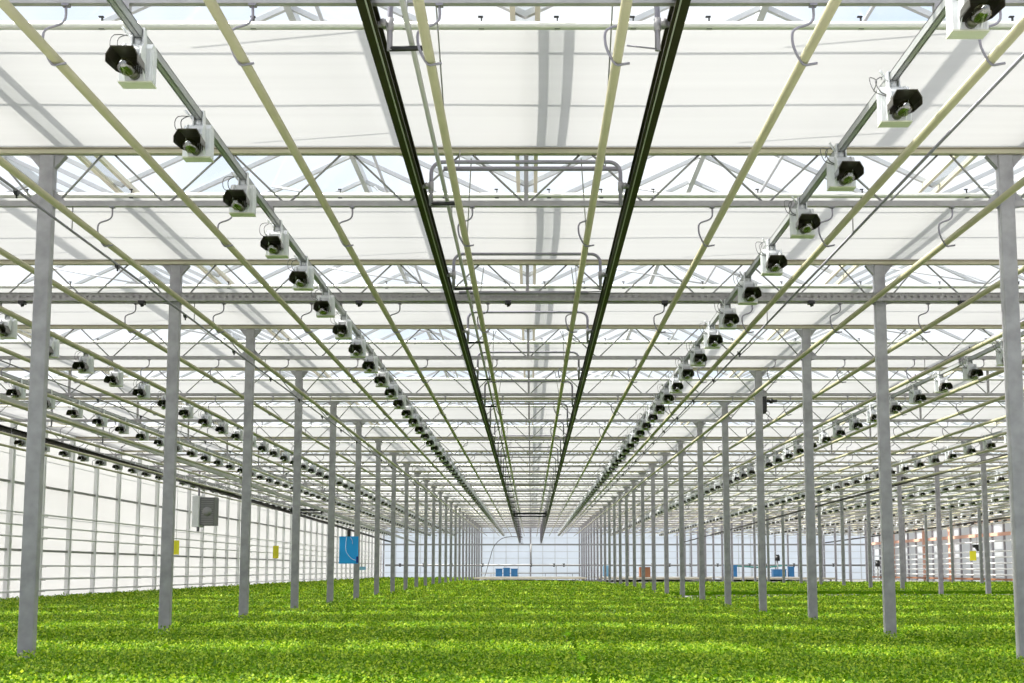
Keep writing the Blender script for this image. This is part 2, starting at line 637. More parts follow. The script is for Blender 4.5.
# ------------------------------------------------------------------ shade screens
clip_m = MB()
clip_m.box(-0.018, 0.018, -0.012, 0.012, -0.036, -0.024)
clip_m.box(-0.004, 0.004, -0.010, 0.010, -0.03, 0.05)
clip_m.box(-0.022, 0.010, -0.010, 0.010, 0.045, 0.052)
clip_me = mesh1(clip_m, 'clip', M['black'])
GAP = 1.34
XA, XB = -12.0, 28.0
for k in range(1, len(TRUSS_Y)):
    y1 = TRUSS_Y[k] - 0.04
    y0 = TRUSS_Y[k - 1] + (1.40 if k == 1 else GAP + random.uniform(-0.03, 0.03))
    z = H(SCREEN)
    t = empty('shade_screen', (0, y1, z), f'white shade screen stretched under the roof glass, {ordn(k)} of its row', 'screen',
              'shade screens under the roof')
    m = MB()
    nx, ny = 80, 6
    vs = []
    for j in range(ny + 1):
        for i in range(nx + 1):
            u, v = i / nx, j / ny
            sag = -0.012 * math.sin(PI * v) - 0.006 * math.sin(PI * v) * math.sin(u * 80 + k)
            vs.append((XA + (XB - XA) * u, y0 - y1 + (y1 - y0) * v, sag))
    fs = [(j * (nx + 1) + i, j * (nx + 1) + i + 1, (j + 1) * (nx + 1) + i + 1, (j + 1) * (nx + 1) + i) for j in range(ny) for i in range(nx)]
    m.add(vs, fs, True)
    m.build('fabric', M['fabric'], t)
    # hem rolled along the truss
    hm = MB().use(M['hem'])
    hz0, hz1 = -0.052, 0.010
    hm.extrude_x([(-0.022, hz0), (0.018, hz0), (0.018, hz1), (-0.022, hz1), (-0.030, (hz0 + hz1) / 2 - 0.01)][::-1], XA, XB)
    hm.use(M['hem_seam'])
    hm.box(XA, XB, -0.033, -0.020, -0.020, -0.010)
    hm.build('hem', None, t)
    cb = MB()
    cb.tube([(XA, y0 - y1, -0.010), (XB, y0 - y1, -0.010)], 0.029 if k == 1 else 0.025, 8)
    bar = cb.build('clip_bar', M['clipbar'], t)
    if k <= 4:
        x = -11.55
        while x < 27.5:
            if seen((x, y0, z)):
                link('clip', clip_me, bar, (x, y0 - y1, 0))
            x += 0.49 if abs(x) < 1.0 else 0.98

# ------------------------------------------------------------------ heating pipes with their hooks
PH = 2.71
hook_pts = smooth_path([(0.05, 0, CHORD - 0.024), (0.05, 0, CHORD - 0.10), (0.02, 0, CHORD - 0.135), (-0.055, 0, CHORD - 0.165), (-0.065, 0, CHORD - 0.225),
                        (-0.05, 0, CHORD - 0.285), (-0.01, 0, PH - 0.036), (0.03, 0, PH - 0.036), (0.065, 0, PH - 0.03)], 3)
hm = MB()
hm.tube([(p[0], p[1], p[2] - PH) for p in hook_pts], 0.0075, 6)
hm.box(0.03, 0.07, -0.02, 0.02, CHORD - 0.034 - PH, CHORD - 0.022 - PH)
hook_me = mesh1(hm, 'hook', M['hoop'])
hm = MB()
hm.tube([(p[0], p[1], p[2] - PH) for p in hook_pts[::3]], 0.0075, 4)
hook_far_me = mesh1(hm, 'hook', M['hoop'])
PIPE_Y0 = 2.0


def pipe_ord(i, side):
    return f'{ordn(i)} to the centre line'.replace('nearest to the', 'nearest to the')


for side in (-1, 1):
    n = 0
    xs = [0.5 + k for k in range(0, 28)]
    for xp in xs:
        x = side * xp
        if x < X_LEFT + 0.5 or x > X_RIGHT - 0.4:
            continue
        if not seen_bar((x, 3, H(PH)), (x, 106, H(PH)), 200):
            continue
        n += 1
        sname = 'left' if side < 0 else 'right'
        t = empty('heating_pipe', (x, 7.08, H(PH)),
                  f'cream heating pipe, {ordn(n)} to the centre line on the {sname} side', 'pipe', f'heating pipes hung on the {sname} side')
        m = MB()
        m.tube([(0, PIPE_Y0 - 7.08, 0), (0, 40 - 7.08, 0), (0, 106.5 - 7.08, 0)], 0.0275, 10)
        m.build('pipe', M['pipe'], t)
        for yk in (TRUSS_Y[:17] if x < 20 else TRUSS_Y[10:]):
            if x > 24 or seen((x, yk, H(PH)), (x, yk, H(CHORD))):
                link('hanger_hook', hook_me if yk < 30 else hook_far_me, t, (0, yk - 7.08, 0))

# ------------------------------------------------------------------ lamp carriers and grow lamps
LROWS = [(-10.95, 'outer row by the left wall'), (-7.95, 'third row left of centre'), (-6.0, 'second row left of centre'), (-2.13, 'first row left of centre'),
         (2.22, 'first row right of centre'), (6.22, 'second row right of centre'), (10.15, 'third row right of centre'), (14.15, 'fourth row right of centre'),
         (18.2, 'fifth row right of centre'), (22.2, 'sixth row right of centre'), (26.2, 'outer row by the right wall')]
LH = 2.945
for x, rname in LROWS:
    m = MB()
    for s in (-1, 1):
        m.box(x + s * 0.020 - 0.003, x + s * 0.020 + 0.003, 3.0, 106.0, H(LH) - 0.026, H(LH) + 0.024)
    m.box(x - 0.023, x + 0.023, 3.0, 106.0, H(LH) + 0.018, H(LH) + 0.024)
    m.box(x - 0.012, x + 0.012, 3.0, 106.0, H(LH) - 0.026, H(LH) - 0.020)
    t = empty('lamp_carrier', (x, 7.08, H(LH)), f'long grey steel channel carrying the lamps of the {rname}', 'lamp rail', 'channels carrying grow lamps')
    m2 = MB()
    m2.v, m2.f, m2.mi, m2.smooth = [(v[0] - x, v[1] - 7.08, v[2] - H(LH)) for v in m.v], m.f, m.mi, m.smooth
    m2.build('channel', M['carrier'], t)
    hg = MB()
    hg.box(-0.025, 0.025, -0.025, 0.025, 0.024, CHORD - LH - 0.024)
    hme = mesh1(hg, 'clamp', M['galv'])
    for yk in TRUSS_Y[:14]:
        if seen((x, yk, H(LH))):
            link('clamp', hme, t, (0, yk - 7.08, 0))


def lamp_parts(lo=False):
    """origin at the carrier; the hood faces the near end (-y) and hangs lower"""
    parts = []
    # ballast housing: shallow upright box with cooling ribs
    b = MB().use(M['lamp_white'])
    b.extrude_x([(-0.03, -0.285), (0.065, -0.285), (0.065, -0.10), (0.045, -0.065), (-0.005, -0.065), (-0.03, -0.10)][::-1], -0.088, 0.088)
    if not lo:
        for s in (-1, 1):
            for k in range(3):
                yy = -0.018 + k * 0.028
                b.box(s * 0.088 - 0.006, s * 0.088 + 0.006, yy, yy + 0.010, -0.28, -0.10)
        for k in range(7):
            xx = 0.008 + k * 0.0115
            b.box(xx, xx + 0.005, -0.036, -0.029, -0.28, -0.10)
    parts.append(('ballast', b, None))
    p = MB().use(M['lamp_plate'])
    p.box(-0.092, 0.092, -0.034, 0.068, -0.293, -0.285)
    parts.append(('base_plate', p, 'pale base plate'))
    # cheek plates with an S-shaped edge, between housing and hood
    c = MB().use(M['lamp_white'])
    for x0 in (0.050, -0.058):
        c.extrude_x([(-0.03, -0.285), (-0.03, -0.07), (-0.07, -0.085), (-0.115, -0.13), (-0.125, -0.165), (-0.10, -0.20), (-0.06, -0.24)], x0, x0 + 0.008)
    parts.append(('cheek_plate', c, None))
    # hood: a trapezoid tunnel open below and at the near end
    h = MB().use(M['hood'])
    prof = [(-0.086, -0.262), (-0.086, -0.222), (-0.060, -0.176), (0.060, -0.176), (0.086, -0.222), (0.086, -0.262)]
    n = len(prof)
    vs = []
    for yy, sc, dz in ((-0.035, 0.66, 0.0), (-0.12, 0.92, 0.0), (-0.27, 1.0, -0.004)):
        for th in (0.0, 0.006):
            for q in prof:
                vs.append((q[0] * sc * (1 - th * 6), yy, (q[1] + 0.22) * sc - 0.22 + dz - th))
    fs = []
    for j in range(2):
        for th in range(2):
            for i in range(n - 1):
                a = (j * 2 + th) * n + i
                d = ((j + 1) * 2 + th) * n + i
                fs.append((a, a + 1, d + 1, d) if th == 0 else (a, d, d + 1, a + 1))
    for i in range(n - 1):                                    # near rim
        a, d = 4 * n + i, 5 * n + i
        fs.append((a, a + 1, d + 1, d))
        fs.append((i, n + i, n + i + 1, i + 1))
    h.add(vs, fs)
    h.add([(prof[i][0] * 0.66, -0.036, (prof[i][1] + 0.22) * 0.66 - 0.22) for i in range(n)], [tuple(range(n))])
    parts.append(('hood', h, 'dark hood open below'))
    # bulb: long glass envelope on a socket
    g = MB().use(M['bulb'])
    seg = 6 if lo else 12
    g.tube([(0, -0.075, -0.255), (0, -0.10, -0.258), (0, -0.13, -0.262), (0, -0.17, -0.266), (0, -0.22, -0.270), (0, -0.25, -0.273), (0, -0.265, -0.274)],
           [0.018, 0.022, 0.036, 0.044, 0.042, 0.027, 0.008], seg)
    parts.append(('bulb', g, 'clear glass bulb'))
    if not lo:
        a = MB().use(M['arc'])
        a.tube([(0, -0.10, -0.258), (0, -0.13, -0.262), (0, -0.235, -0.271)], [0.02, 0.017, 0.014], 8)
        parts.append(('arc_tube', a, None))
    s = MB().use(M['arc'])
    s.tube([(0, -0.035, -0.253), (0, -0.085, -0.256)], 0.030, seg)
    parts.append(('socket', s, None))
    k = MB().use(M['lamp_white'])
    hp = [(-0.02, -0.07), (0.055, -0.07), (0.05, -0.02), (0.045, 0.028), (-0.005, 0.028), (-0.012, -0.02)]
    k.extrude_x(hp, 0.028, 0.035)
    k.extrude_x(hp, -0.035, -0.028)
    k.box(-0.035, 0.035, 0.0, 0.04, 0.0265, 0.034)
    if not lo:
        k.tube([(0, 0.018, -0.029), (0, 0.018, -0.07)], 0.026, 8)
        k.tube([(-0.04, 0.02, -0.02), (-0.085, -0.02, 0.03)], 0.008, 5)
    parts.append(('hanger', k, None))
    if not lo:
        w = MB().use(M['cable'])
        w.tube(smooth_path([(-0.03, -0.03, -0.13), (-0.09, -0.04, -0.11), (-0.11, 0.0, -0.03), (-0.06, 0.06, 0.02), (-0.034, 0.14, 0.035)], 4), 0.0035, 5)
        w.tube(smooth_path([(-0.03, -0.03, -0.14), (-0.13, -0.05, -0.11), (-0.14, 0.02, 0.0), (-0.05, 0.20, 0.05), (-0.034, 0.34, 0.036)], 4), 0.003, 5)
        parts.append(('cable', w, None))
    return parts


near_parts = [(nm, m.mesh(nm), lb) for nm, m, lb in lamp_parts(False)]
lo = lamp_parts(True)
lo_mb = MB()
for nm, m, lb in lo:
    base = len(lo_mb.v)
    lo_mb.v.extend(m.v)
    for f, mi, sm in zip(m.f, m.mi, m.smooth):
        lo_mb.use(m.mats[mi])
        lo_mb.f.append(tuple(base + i for i in f))
        lo_mb.mi.append(lo_mb.cur)
        lo_mb.smooth.append(sm)
lo_me = lo_mb.mesh('grow_lamp')
lo_parts = []
for nm, m, lb in lo:
    if nm in ('ballast', 'hood', 'bulb', 'hanger'):
        lo_parts.append((nm, m.mesh(nm)))
cands = []
for x, rname in LROWS:
    n = 0
    for k in range(75):
        y = (7.36 if x < 0 else 6.70) + k * 4 / 3
        if y > 105:
            break
        if seen((x, y, H(2.62)), (x, y - 0.3, H(2.68))):
            n += 1
            cands.append((y * y + x * x, x, y, n, rname))
cands.sort()
for i, (d, x, y, n, rname) in enumerate(cands[:300]):
    lab = f'white grow lamp with dark hood, {ordn(n)} in the {rname}'
    jit = (random.uniform(-0.0006, 0.0006), random.uniform(-0.03, 0.03))
    if y < 42:
        t = empty('grow_lamp', (x + jit[0], y + jit[1], H(LH)), lab, 'grow lamp', 'grow lamps under the roof')
        t.rotation_euler = (0, random.uniform(-0.01, 0.01), random.uniform(-0.015, 0.015))
        for nm, me, lb in near_parts:
            o = link(nm, me, t)
            if lb:
                o['label'] = lb
    else:
        t = empty('grow_lamp', (x, y + jit[1], H(LH)), lab, 'grow lamp', 'grow lamps under the roof')
        for nm, me in lo_parts:
            link(nm, me, t)
far = MB()
far.mats = list(lo_mb.mats)
for d, x, y, n, rname in cands[300:]:
    base = len(far.v)
    far.v.extend((v[0] + x, v[1] + y, v[2] + H(LH)) for v in lo_mb.v)
    far.f.extend(tuple(base + i for i in f) for f in lo_mb.f)
    far.mi.extend(lo_mb.mi)
    far.smooth.extend(lo_mb.smooth)
if far.v:
    o = far.build('distant_lamps')
    tag(o, 'tiny far rows of white grow lamps towards the end wall', 'grow lamps', None, 'stuff')

# ------------------------------------------------------------------ boom rails and their hoops
def rail_h(y):
    return 3.03 - 0.0073 * y - 0.0026 * max(0.0, y - 33)


def boom_rail(x, y0, y1, label, mat, group, s, hh=0.11, ww=0.075):
    t = empty('boom_rail', (x, y0, H(rail_h(y0))), label, 'rail', group)
    m = MB()
    L = y1 - y0
    nseg = 8
    # C-section open to the inside (direction s)
    prof = [(-s * ww / 2, -hh / 2), (s * ww / 2, -hh / 2), (s * ww / 2, -hh / 2 + 0.012), (-s * (ww / 2 - 0.010), -hh / 2 + 0.012),
            (-s * (ww / 2 - 0.010), hh / 2 - 0.012), (s * ww / 2, hh / 2 - 0.012), (s * ww / 2, hh / 2), (-s * ww / 2, hh / 2)]
    n = len(prof)
    vs, fs = [], []
    for j in range(nseg + 1):
        yy = L * j / nseg
        dz = rail_h(y0 + yy) - rail_h(y0)
        vs += [(p[0], yy, p[1] + dz) for p in prof]
    for j in range(nseg):
        for i in range(n):
            a, b = j * n + i, j * n + (i + 1) % n
            fs.append((a, b, b + n, a + n) if s > 0 else (a, a + n, b + n, b))
    fs.append(tuple(range(n)))
    fs.append(tuple(nseg * n + i for i in range(n)))
    m.add(vs, fs)
    m.build('channel', mat, t)
    if label.find('dark') >= 0:
        st = MB()
        st.box(s * 0.012, s * 0.020, 0, L, -hh / 2 - 0.004, -hh / 2)
        # light strip on the lower flange, follows the slope
        st.v = [(v[0], v[1], v[2] + (rail_h(y0 + v[1]) - rail_h(y0))) for v in st.v]
        st.build('flange_edge', M['rail_grey'], t)
    return t


boom_rail(-0.83, 2.5, 103, 'dark olive steel boom rail running down the centre bay, left of the pair', M['rail'], 'centre bay boom rails', 1)
boom_rail(0.83, 2.5, 103, 'dark olive steel boom rail running down the centre bay, right of the pair', M['rail'], 'centre bay boom rails', -1)
boom_rail(-10.62, 20, 103, 'dark boom rail running along the left wall, nearer the wall of the pair', M['rail'], 'left bay boom rails', 1)
boom_rail(-8.88, 16, 103, 'grey boom rail of the left side bay, farther from the wall', M['rail_grey'], 'left bay boom rails', -1)
boom_rail(11.72, 26, 103, 'dark boom rail beside the second post row right of centre', M['rail'], 'right bay boom rails', 1, 0.06, 0.06)
boom_rail(22.9, 50, 103, 'dark boom rail in the bay along the right wall', M['rail'], 'right bay boom rails', 1, 0.08, 0.06)


def hoop_mesh(y, half, full):
    rh = rail_h(y)
    top, bot = 3.15 - rh, -0.15
    r = 0.09
    pts = [(-half, 0, bot), (-half, 0, top - r)]
    for k in range(1, 6):
        a = PI - k * PI / 12
        pts.append((-half + r + r * math.cos(a), 0, top - r + r * math.sin(a)))
    pts.append((-half + r, 0, top))
    pts += [(-p[0], 0, p[2]) for p in pts[::-1]]
    m = MB()
    m.tube(pts, 0.0155, 8 if full else 5)
    return m, top, bot


def make_hoop(xc, y, half, railx, label, group, full, wires=True):
    t = empty('rail_hanger', (xc, y, H(rail_h(y))), label, 'hanger', group)
    m, top, bot = hoop_mesh(y, half, full)
    m.build('hoop', M['hoop'], t)
    for s in (-1, 1):
        b = MB()
        b.box(min(s * half, s * railx), max(s * half, s * railx), -0.012, 0.012, -0.012, 0.012)
        if full:
            b.tube([(s * half, 0, 0.035), (s * half, 0, -0.035)], 0.021, 8)
            b.tube([(s * (railx - 0.03), -0.03, 0.005), (s * (railx - 0.03), 0.03, 0.005)], 0.02, 8)
        b.build('clamp', M['galv'], t)
    b = MB()
    b.tube([(-half, 0, bot + 0.01), (-half + 0.20, 0, bot + 0.015)], 0.015, 6)
    b.build('stop_bar', M['black'], t)
    if full:
        b = MB()
        b.tube([(half, 0, bot + 0.01), (half - 0.17, 0, bot + 0.03)], 0.005, 5)
        b.build('tie_rod', M['hoop'], t)
    if wires:
        prev = max([k for k in TRUSS_Y if k < y - 0.1] or [y - 3.0])
        for s in (-1, 1):
            b = MB()
            b.tube([(s * 0.61, 0, top), (s * (0.50 if int(round((y - 7.32) / 3)) % 2 else 0.46), prev - y, 3.42 - rail_h(y))], 0.005, 4)
            b.build('suspension_wire', M['rod'], t)
    return t


n = 0
y = 7.32
while y < 102:
    n += 1
    make_hoop(0.0, y, 0.735, 0.80, f'grey tubular hoop joining the two centre boom rails, {ordn(n)} of the series', 'hoops of the centre boom rails', y < 30, True)
    y += 3.0
n = 0
y = 19.2
while y < 30:
    if seen((-10.5, y, H(3.1)), (-9, y, H(3.1))):
        n += 1
        make_hoop(-9.75, y, 0.69, 0.84, f'grey tubular hoop on the boom rails near the left wall, {ordn(n)} of the series', 'hoops near the left wall', y < 30, False)
    y += 3.0

# straight spreader bars hung beside two hoops
for y, h, x0, x1, lb in ((10.62, 3.19, -0.66, 0.76, 'straight grey spreader tube just beyond the second centre hoop'),
                         (14.4, 2.985, -0.74, 0.66, 'straight grey spreader tube hung in front of the perforated cross beam')):
    t = empty('spreader_bar', (0, y, H(h)), lb, 'bar')
    m = MB()
    m.tube([(x0, 0, 0), (x1, 0, 0)], 0.019, 8)
    m.build('tube', M['hoop'], t)
    m = MB()
    for x in (x0 + 0.12, x1 - 0.12):
        m.tube([(x, 0, 0), (x, 0.2 if y < 12 else 0.5, 3.41 - h)], 0.004, 4)
    m.build('hanging_wire', M['rod'], t)

# slim irrigation pipe by the left inner heating pipe
t = empty('water_pipe', (-0.62, 4, H(2.90)), 'slim dark olive water pipe beside the inner heating pipe left of centre', 'pipe')
m = MB()
m.tube([(0, 0, 0), (0, 60, -0.1), (0, 98, -0.4)], 0.016, 8)
m.build('pipe', M['rail_grey'], t)
m = MB()
m.tube([(0, 0, -0.01), (0, 0, CHORD - 2.90)], 0.004, 4)
wire_me = mesh1(m, 'hanging_wire', M['rod'])
for k in range(8):
    link('hanging_wire', wire_me, t, (0, k * 4 + 3.08, 0))

# ------------------------------------------------------------------ mist lines with nozzles
noz = MB()
noz.box(-0.02, 0.02, -0.03, 0.03, -0.05, -0.005)
noz.tube([(0, 0, -0.05), (0, 0, -0.085)], 0.012, 6)
noz.box(-0.035, -0.02, -0.008, 0.008, -0.03, 0.02)
noz.v = [(v[0] * 0.7, v[1] * 0.7, v[2] * 0.7) for v in noz.v]
noz_me = mesh1(noz, 'nozzle', M['black'])
for x, h, y0, lb in ((-3.78, 2.80, 4, 'thin grey mist line with black nozzles beside the post row left of centre'),
                     (2.72, 2.78, 3, 'thin dark mist line with black nozzles beside the first lamp row right of centre'),
                     (-7.10, 2.80, 8, 'thin grey mist line with black nozzles in the left side bay'),
                     (5.70, 2.84, 8, 'thin grey mist line with black nozzles in the first bay right of centre')):
    t = empty('mist_line', (x, y0, H(h)), lb, 'mist line', 'mist lines')
    m = MB()
    m.tube([(0, 0, 0), (0, 50, 0), (0, 100, 0)], 0.011, 8)
    m.build('pipe', M['hoop'], t)
    m = MB()
    m.tube([(0, 0, 0.0), (0, 0, CHORD - h - 0.024)], 0.005, 4)
    rod_me = mesh1(m, 'hanger_rod', M['rod'])
    for yk in TRUSS_Y[:14]:
        if seen((x, yk, H(h)), (x, yk, H(CHORD))):
            link('hanger_rod', rod_me, t, (0, yk - y0, 0))
    for k in range(24):
        yy = 7.5 + k * 2.4 - y0
        if x == 2.72 and yy < 14:
            continue
        if seen((x, yy + y0, H(h))):
            link('nozzle', noz_me, t, (0, yy, 0))

# ------------------------------------------------------------------ perforated cross beam, drive shafts
YB = 14.97
t = empty('cable_tray', (0, YB, H(3.06)), 'perforated grey steel cross beam spanning the whole glasshouse below the third truss', 'cable tray')
m = MB().use(M['tray'])
x0, x1 = -12.0, 28.0
m.box(x0, x1, -0.006, 0.0, 0.012, 0.045)
m.box(x0, x1, -0.006, 0.0, -0.048, -0.010)
m.box(x0, x1, 0.0, 0.05, -0.048, -0.042)
m.box(x0, x1, -0.02, 0.0, 0.040, 0.045)
x = x0
while x < x1 - 0.02:                                   # bars between the slots
    if seen((x, YB, H(3.06))):
        m.box(x, x + 0.045, -0.006, 0.0, -0.010, 0.012)
    x += 0.075
m.box(x0, x1, 0.05, 0.056, -0.048, 0.045)
m.build('perforated_channel', None, t)
cm = MB()
cm.box(-0.035, 0.035, -0.03, 0.05, -0.085, -0.048)
cm.tube([(0, 0, -0.085), (0.01, 0, -0.11)], 0.02, 6)
cme = mesh1(cm, 'clamp', M['black'])
for x in (-5.7, -4.35, -1.9, -0.22, 1.55, 3.2, 4.9, 5.95):
    link('clamp', cme, t, (x, 0, 0))
m = MB()
m.tube(smooth_path([(-0.42, -0.06, 0.05), (-0.2, -0.06, 0.035), (0.2, -0.06, 0.025), (0.6, -0.06, 0.04), (0.85, -0.06, 0.05)], 4), 0.006, 5)
m.build('slack_cable', M['black'], t)

for yk, label, motor_x in ((24.0, 'long dark screen drive shaft with a black motor beside the post', 4.22), (44.05, 'far dark screen drive shaft crossing the bays with a small motor', 12.3)):
    t = empty('drive_shaft', (0, yk, H(3.035)), label, 'drive shaft')
    m = MB()
    m.tube([(-11.9, 0, 0), (27.9, 0, 0)], 0.018, 8)
    m.build('shaft', M['rod'], t)
    m = MB()
    m.box(motor_x - 0.075, motor_x + 0.075, -0.10, 0.10, -0.20, 0.08, 0.02)
    m.box(motor_x - 0.055, motor_x + 0.055, -0.08, 0.08, -0.23, -0.20)
    m.tube([(motor_x + 0.07, 0, 0), (motor_x + 0.14, 0, 0)], 0.03, 10)
    m.tube([(motor_x + 0.14, 0, 0), (motor_x + 0.19, 0, 0)], 0.048, 10)
    m.tube([(motor_x + 0.19, 0, 0), (motor_x + 0.27, 0, 0)], 0.026, 10)
    m.build('motor', M['black'], t)['label'] = 'black gear motor'
    m = MB()
    m.tube(smooth_path([(motor_x + 0.06, 0, -0.15), (motor_x + 0.13, 0, -0.22), (motor_x + 0.10, 0, -0.3), (motor_x + 0.12, 0, -0.36)], 4), 0.005, 5)
    m.build('cable', M['cable'], t)

# ------------------------------------------------------------------ irrigation booms (dark cross bars between the rails)
for xc, y, half, lb in ((0.0, 61, 0.74, 'dark irrigation boom trolley between the centre rails far down the bay'),
                        (-9.75, 58, 0.66, 'dark irrigation boom trolley on the rails near the left wall')):
    t = empty('boom_trolley', (xc, y, H(rail_h(y))), lb, 'boom trolley', 'irrigation booms')
    m = MB()
    m.box(-half, half, -0.06, 0.06, 0.02, 0.11)
    m.box(-half, half, -0.03, 0.03, -0.10, -0.04)
    m.build('cross_bar', M['black'], t)
    for s in (-1, 1):
        m = MB()
        m.box(min(s * (half - 0.02), s * (0.79 if xc == 0 else 0.835)), max(s * (half - 0.02), s * (0.79 if xc == 0 else 0.835)), -0.02, 0.02, -0.015, 0.015)
        m.build('hanger_arm', M['black'], t)
        m = MB()
        m.tube([(s * half - 0.03, 0, 0.10), (s * half + 0.03, 0, 0.10)], 0.09, 12)
        m.box(s * half - 0.05, s * half + 0.05, -0.12, 0.12, -0.05, 0.05)
        m.build('wheel', M['black'], t)

# ------------------------------------------------------------------ wall heating pipes
for n, h in enumerate((1.34, 1.05, 0.78, 0.10, -0.22, -0.50)):
    t = empty('wall_pipe', (X_LEFT + 0.22, 10, H(h)), f'white heating pipe on the left wall, {["topmost", "second from top", "third from top", "third from bottom", "second from bottom", "lowest"][n]} of six', 'pipe', 'heating pipes on the left wall')
    m = MB()
    m.tube([(0, 0, 0), (0, 50, 0), (0, 97, 0)], 0.021, 8)
    m.build('pipe', M['white_pipe'], t)
    m = MB()
    for k in range(12):
        m.box(-0.11, 0.0, 7 + k * 8 - 0.01, 7 + k * 8 + 0.01, -0.04, -0.027)
    m.build('bracket_set', M['galv'], t)
for n, h in enumerate((1.7, 1.1, 0.75, 0.4, 0.05, -0.3)):
    t = empty('wall_pipe', (X_RIGHT - 0.42, 66, H(h)), f'white heating pipe on the far right wall, {["topmost", "second from top", "third from top", "third from bottom", "second from bottom", "lowest"][n]} of six', 'pipe', 'heating pipes on the right wall')
    m = MB()
    m.tube([(0, 0, 0), (0, 20, 0), (0, 41, 0)], 0.05, 8)
    m.build('pipe', M['white_pipe'], t)

# ------------------------------------------------------------------ things hung in the bays
# fan housing by the left wall
fx, fy = -11.2, 45.4
t = empty('fan_box', (fx, fy, H(1.45)), 'grey air fan housing with white side panel hung by the left wall', 'fan')
m = MB()
m.box(0.0, 0.50, -0.30, 0.30, 0.05, 1.0, 0.02)
m.build('housing', M['fan_grey'], t)
m = MB()
m.box(-0.26, -0.005, -0.36, 0.36, 0.0, 1.05, 0.03)
m.build('side_panel', M['lamp_white'], t)['label'] = 'white side panel'
m = MB()
for k in range(12):
    z = 0.10 + k * 0.075
    m.box(0.04, 0.46, -0.318, -0.302, z, z + 0.018)
m.tube([(0.25, -0.33, 0.52), (0.25, -0.30, 0.52)], 0.16, 16)
m.build('grille', M['rod'], t)
m = MB()
m.tube([(-0.12, 0, 1.05), (-0.12, 0, 1.9)], 0.035, 8)
m.tube([(-0.12, 0, 0.0), (-0.12, 0, -0.15)], 0.05, 8)
m.build('bracket', M['hoop'], t)
# sticky cards
def card(name, x, y, ztop, w, h, mat, label, cat, hang_z):
    t = empty(name, (x, y, ztop), label, cat)
    m = MB()
    m.box(-w / 2, w / 2, -0.004, 0.004, -h, 0, 0.0)
    m.box(-w / 2, w / 2, -0.006, 0.006, -0.012, 0)
    m.build('card', mat, t)
    m = MB()
    m.tube([(0, 0, -0.01), (0, 0, hang_z - ztop)], 0.004, 4)
    m.build('hanging_wire', M['rod'], t)
    return t


t = card('insect_card', -3.78, 28.1, H(0.70), 0.40, 0.57, M['blue'], 'large bright blue sticky insect card hung beside the left post row', 'insect trap', H(2.80))
m = MB()
m.box(-0.035, 0.035, -0.02, 0.02, 0.0, 0.13, 0.01)
m.tube([(0, 0, 0.13), (0, 0, 0.2)], 0.012, 6)
m.build('weight_clip', M['black'], t)['label'] = 'black clip above the card'
m = MB()
m.tube(smooth_path([(-0.05, -0.012, -0.02), (-0.06, -0.012, -0.15), (-0.05, -0.012, -0.32), (0.06, -0.012, -0.46), (0.15, -0.012, -0.5)], 5), 0.004, 4)
m.tube(smooth_path([(0.03, -0.012, -0.02), (0.07, -0.012, -0.08), (0.08, -0.012, -0.16)], 4), 0.004, 4)
m.build('string', M['string'], t)['label'] = 'white string across the card'
m = MB()
m.box(0.16, 0.205, -0.02, 0.02, -0.55, -0.42, 0.008)
m.build('tag', principled('navy_plastic', (0.01, 0.03, 0.22), 0.5), t)
card('insect_card', -8.88, 33.6, H(0.74), 0.16, 0.36, M['yellow'], 'yellow sticky insect card hung in the left bay behind the second post', 'insect trap', H(rail_h(33.6) - 0.075))
card('insect_card', -8.88, 46.6, H(0.84), 0.20, 0.44, M['yellow'], 'yellow sticky insect card hung in the left bay beyond the fan', 'insect trap', H(rail_h(46.6) - 0.057))
card('insect_card', 22.9, 68.8, H(0.98), 0.34, 0.5, M['yellow'], 'yellow sticky insect card hung before the right wall', 'insect trap', H(rail_h(68.8) - 0.042))
t = empty('climate_sensor', (23.15, 68.9, H(1.15)), 'small black sensor box hung above the yellow card before the right wall', 'sensor')
m = MB()
m.box(-0.2, 0.2, -0.12, 0.12, 0.0, 0.16, 0.03)
m.extrude_y([(-0.1, 0.0), (0.12, 0.0), (0.18, -0.14), (0.04, -0.18)][::-1], -0.08, 0.08)
m.build('housing', M['black'], t)
m = MB()
m.tube([(0, 0, 0.16), (0, 0, rail_h(67.9) - 1.15)], 0.008, 4)
m.build('hanging_wire', M['rod'], t)
# smaller pale blue cards farther on
card('insect_card', -7.05, 55.8, H(0.14), 0.35, 0.14, M['pale_blue'], 'small pale blue card hung beyond the bright blue one', 'insect trap', H(2.80))

# ------------------------------------------------------------------ growing benches and the crop
LANE = [-3.86, -2.3, -0.94, 0.42, 1.78, 3.86]
BENCH_TOP = 0.10                              # below the canopy


def crop_limits(bay):
    """stretches of y that carry the crop, per bay"""
    if bay < -4:
        return [(6.1, 13.5, 0.0), (13.58, 21.4, 0.012), (21.5, 29.3, 0.0), (29.4, 40.9, 0.012), (41.1, 103.8, 0.02)]
    if bay < 4:
        return [(6.1, 13.5, 0.0), (13.58, 21.4, 0.010), (21.5, 29.3, 0.0), (29.4, 40.8, 0.0), (41.3, 72.5, 0.03)]
    return [(6.1, 13.5, 0.0), (13.62, 21.4, 0.015), (21.5, 34.6, 0.005), (41.3, 67.0, 0.02)]


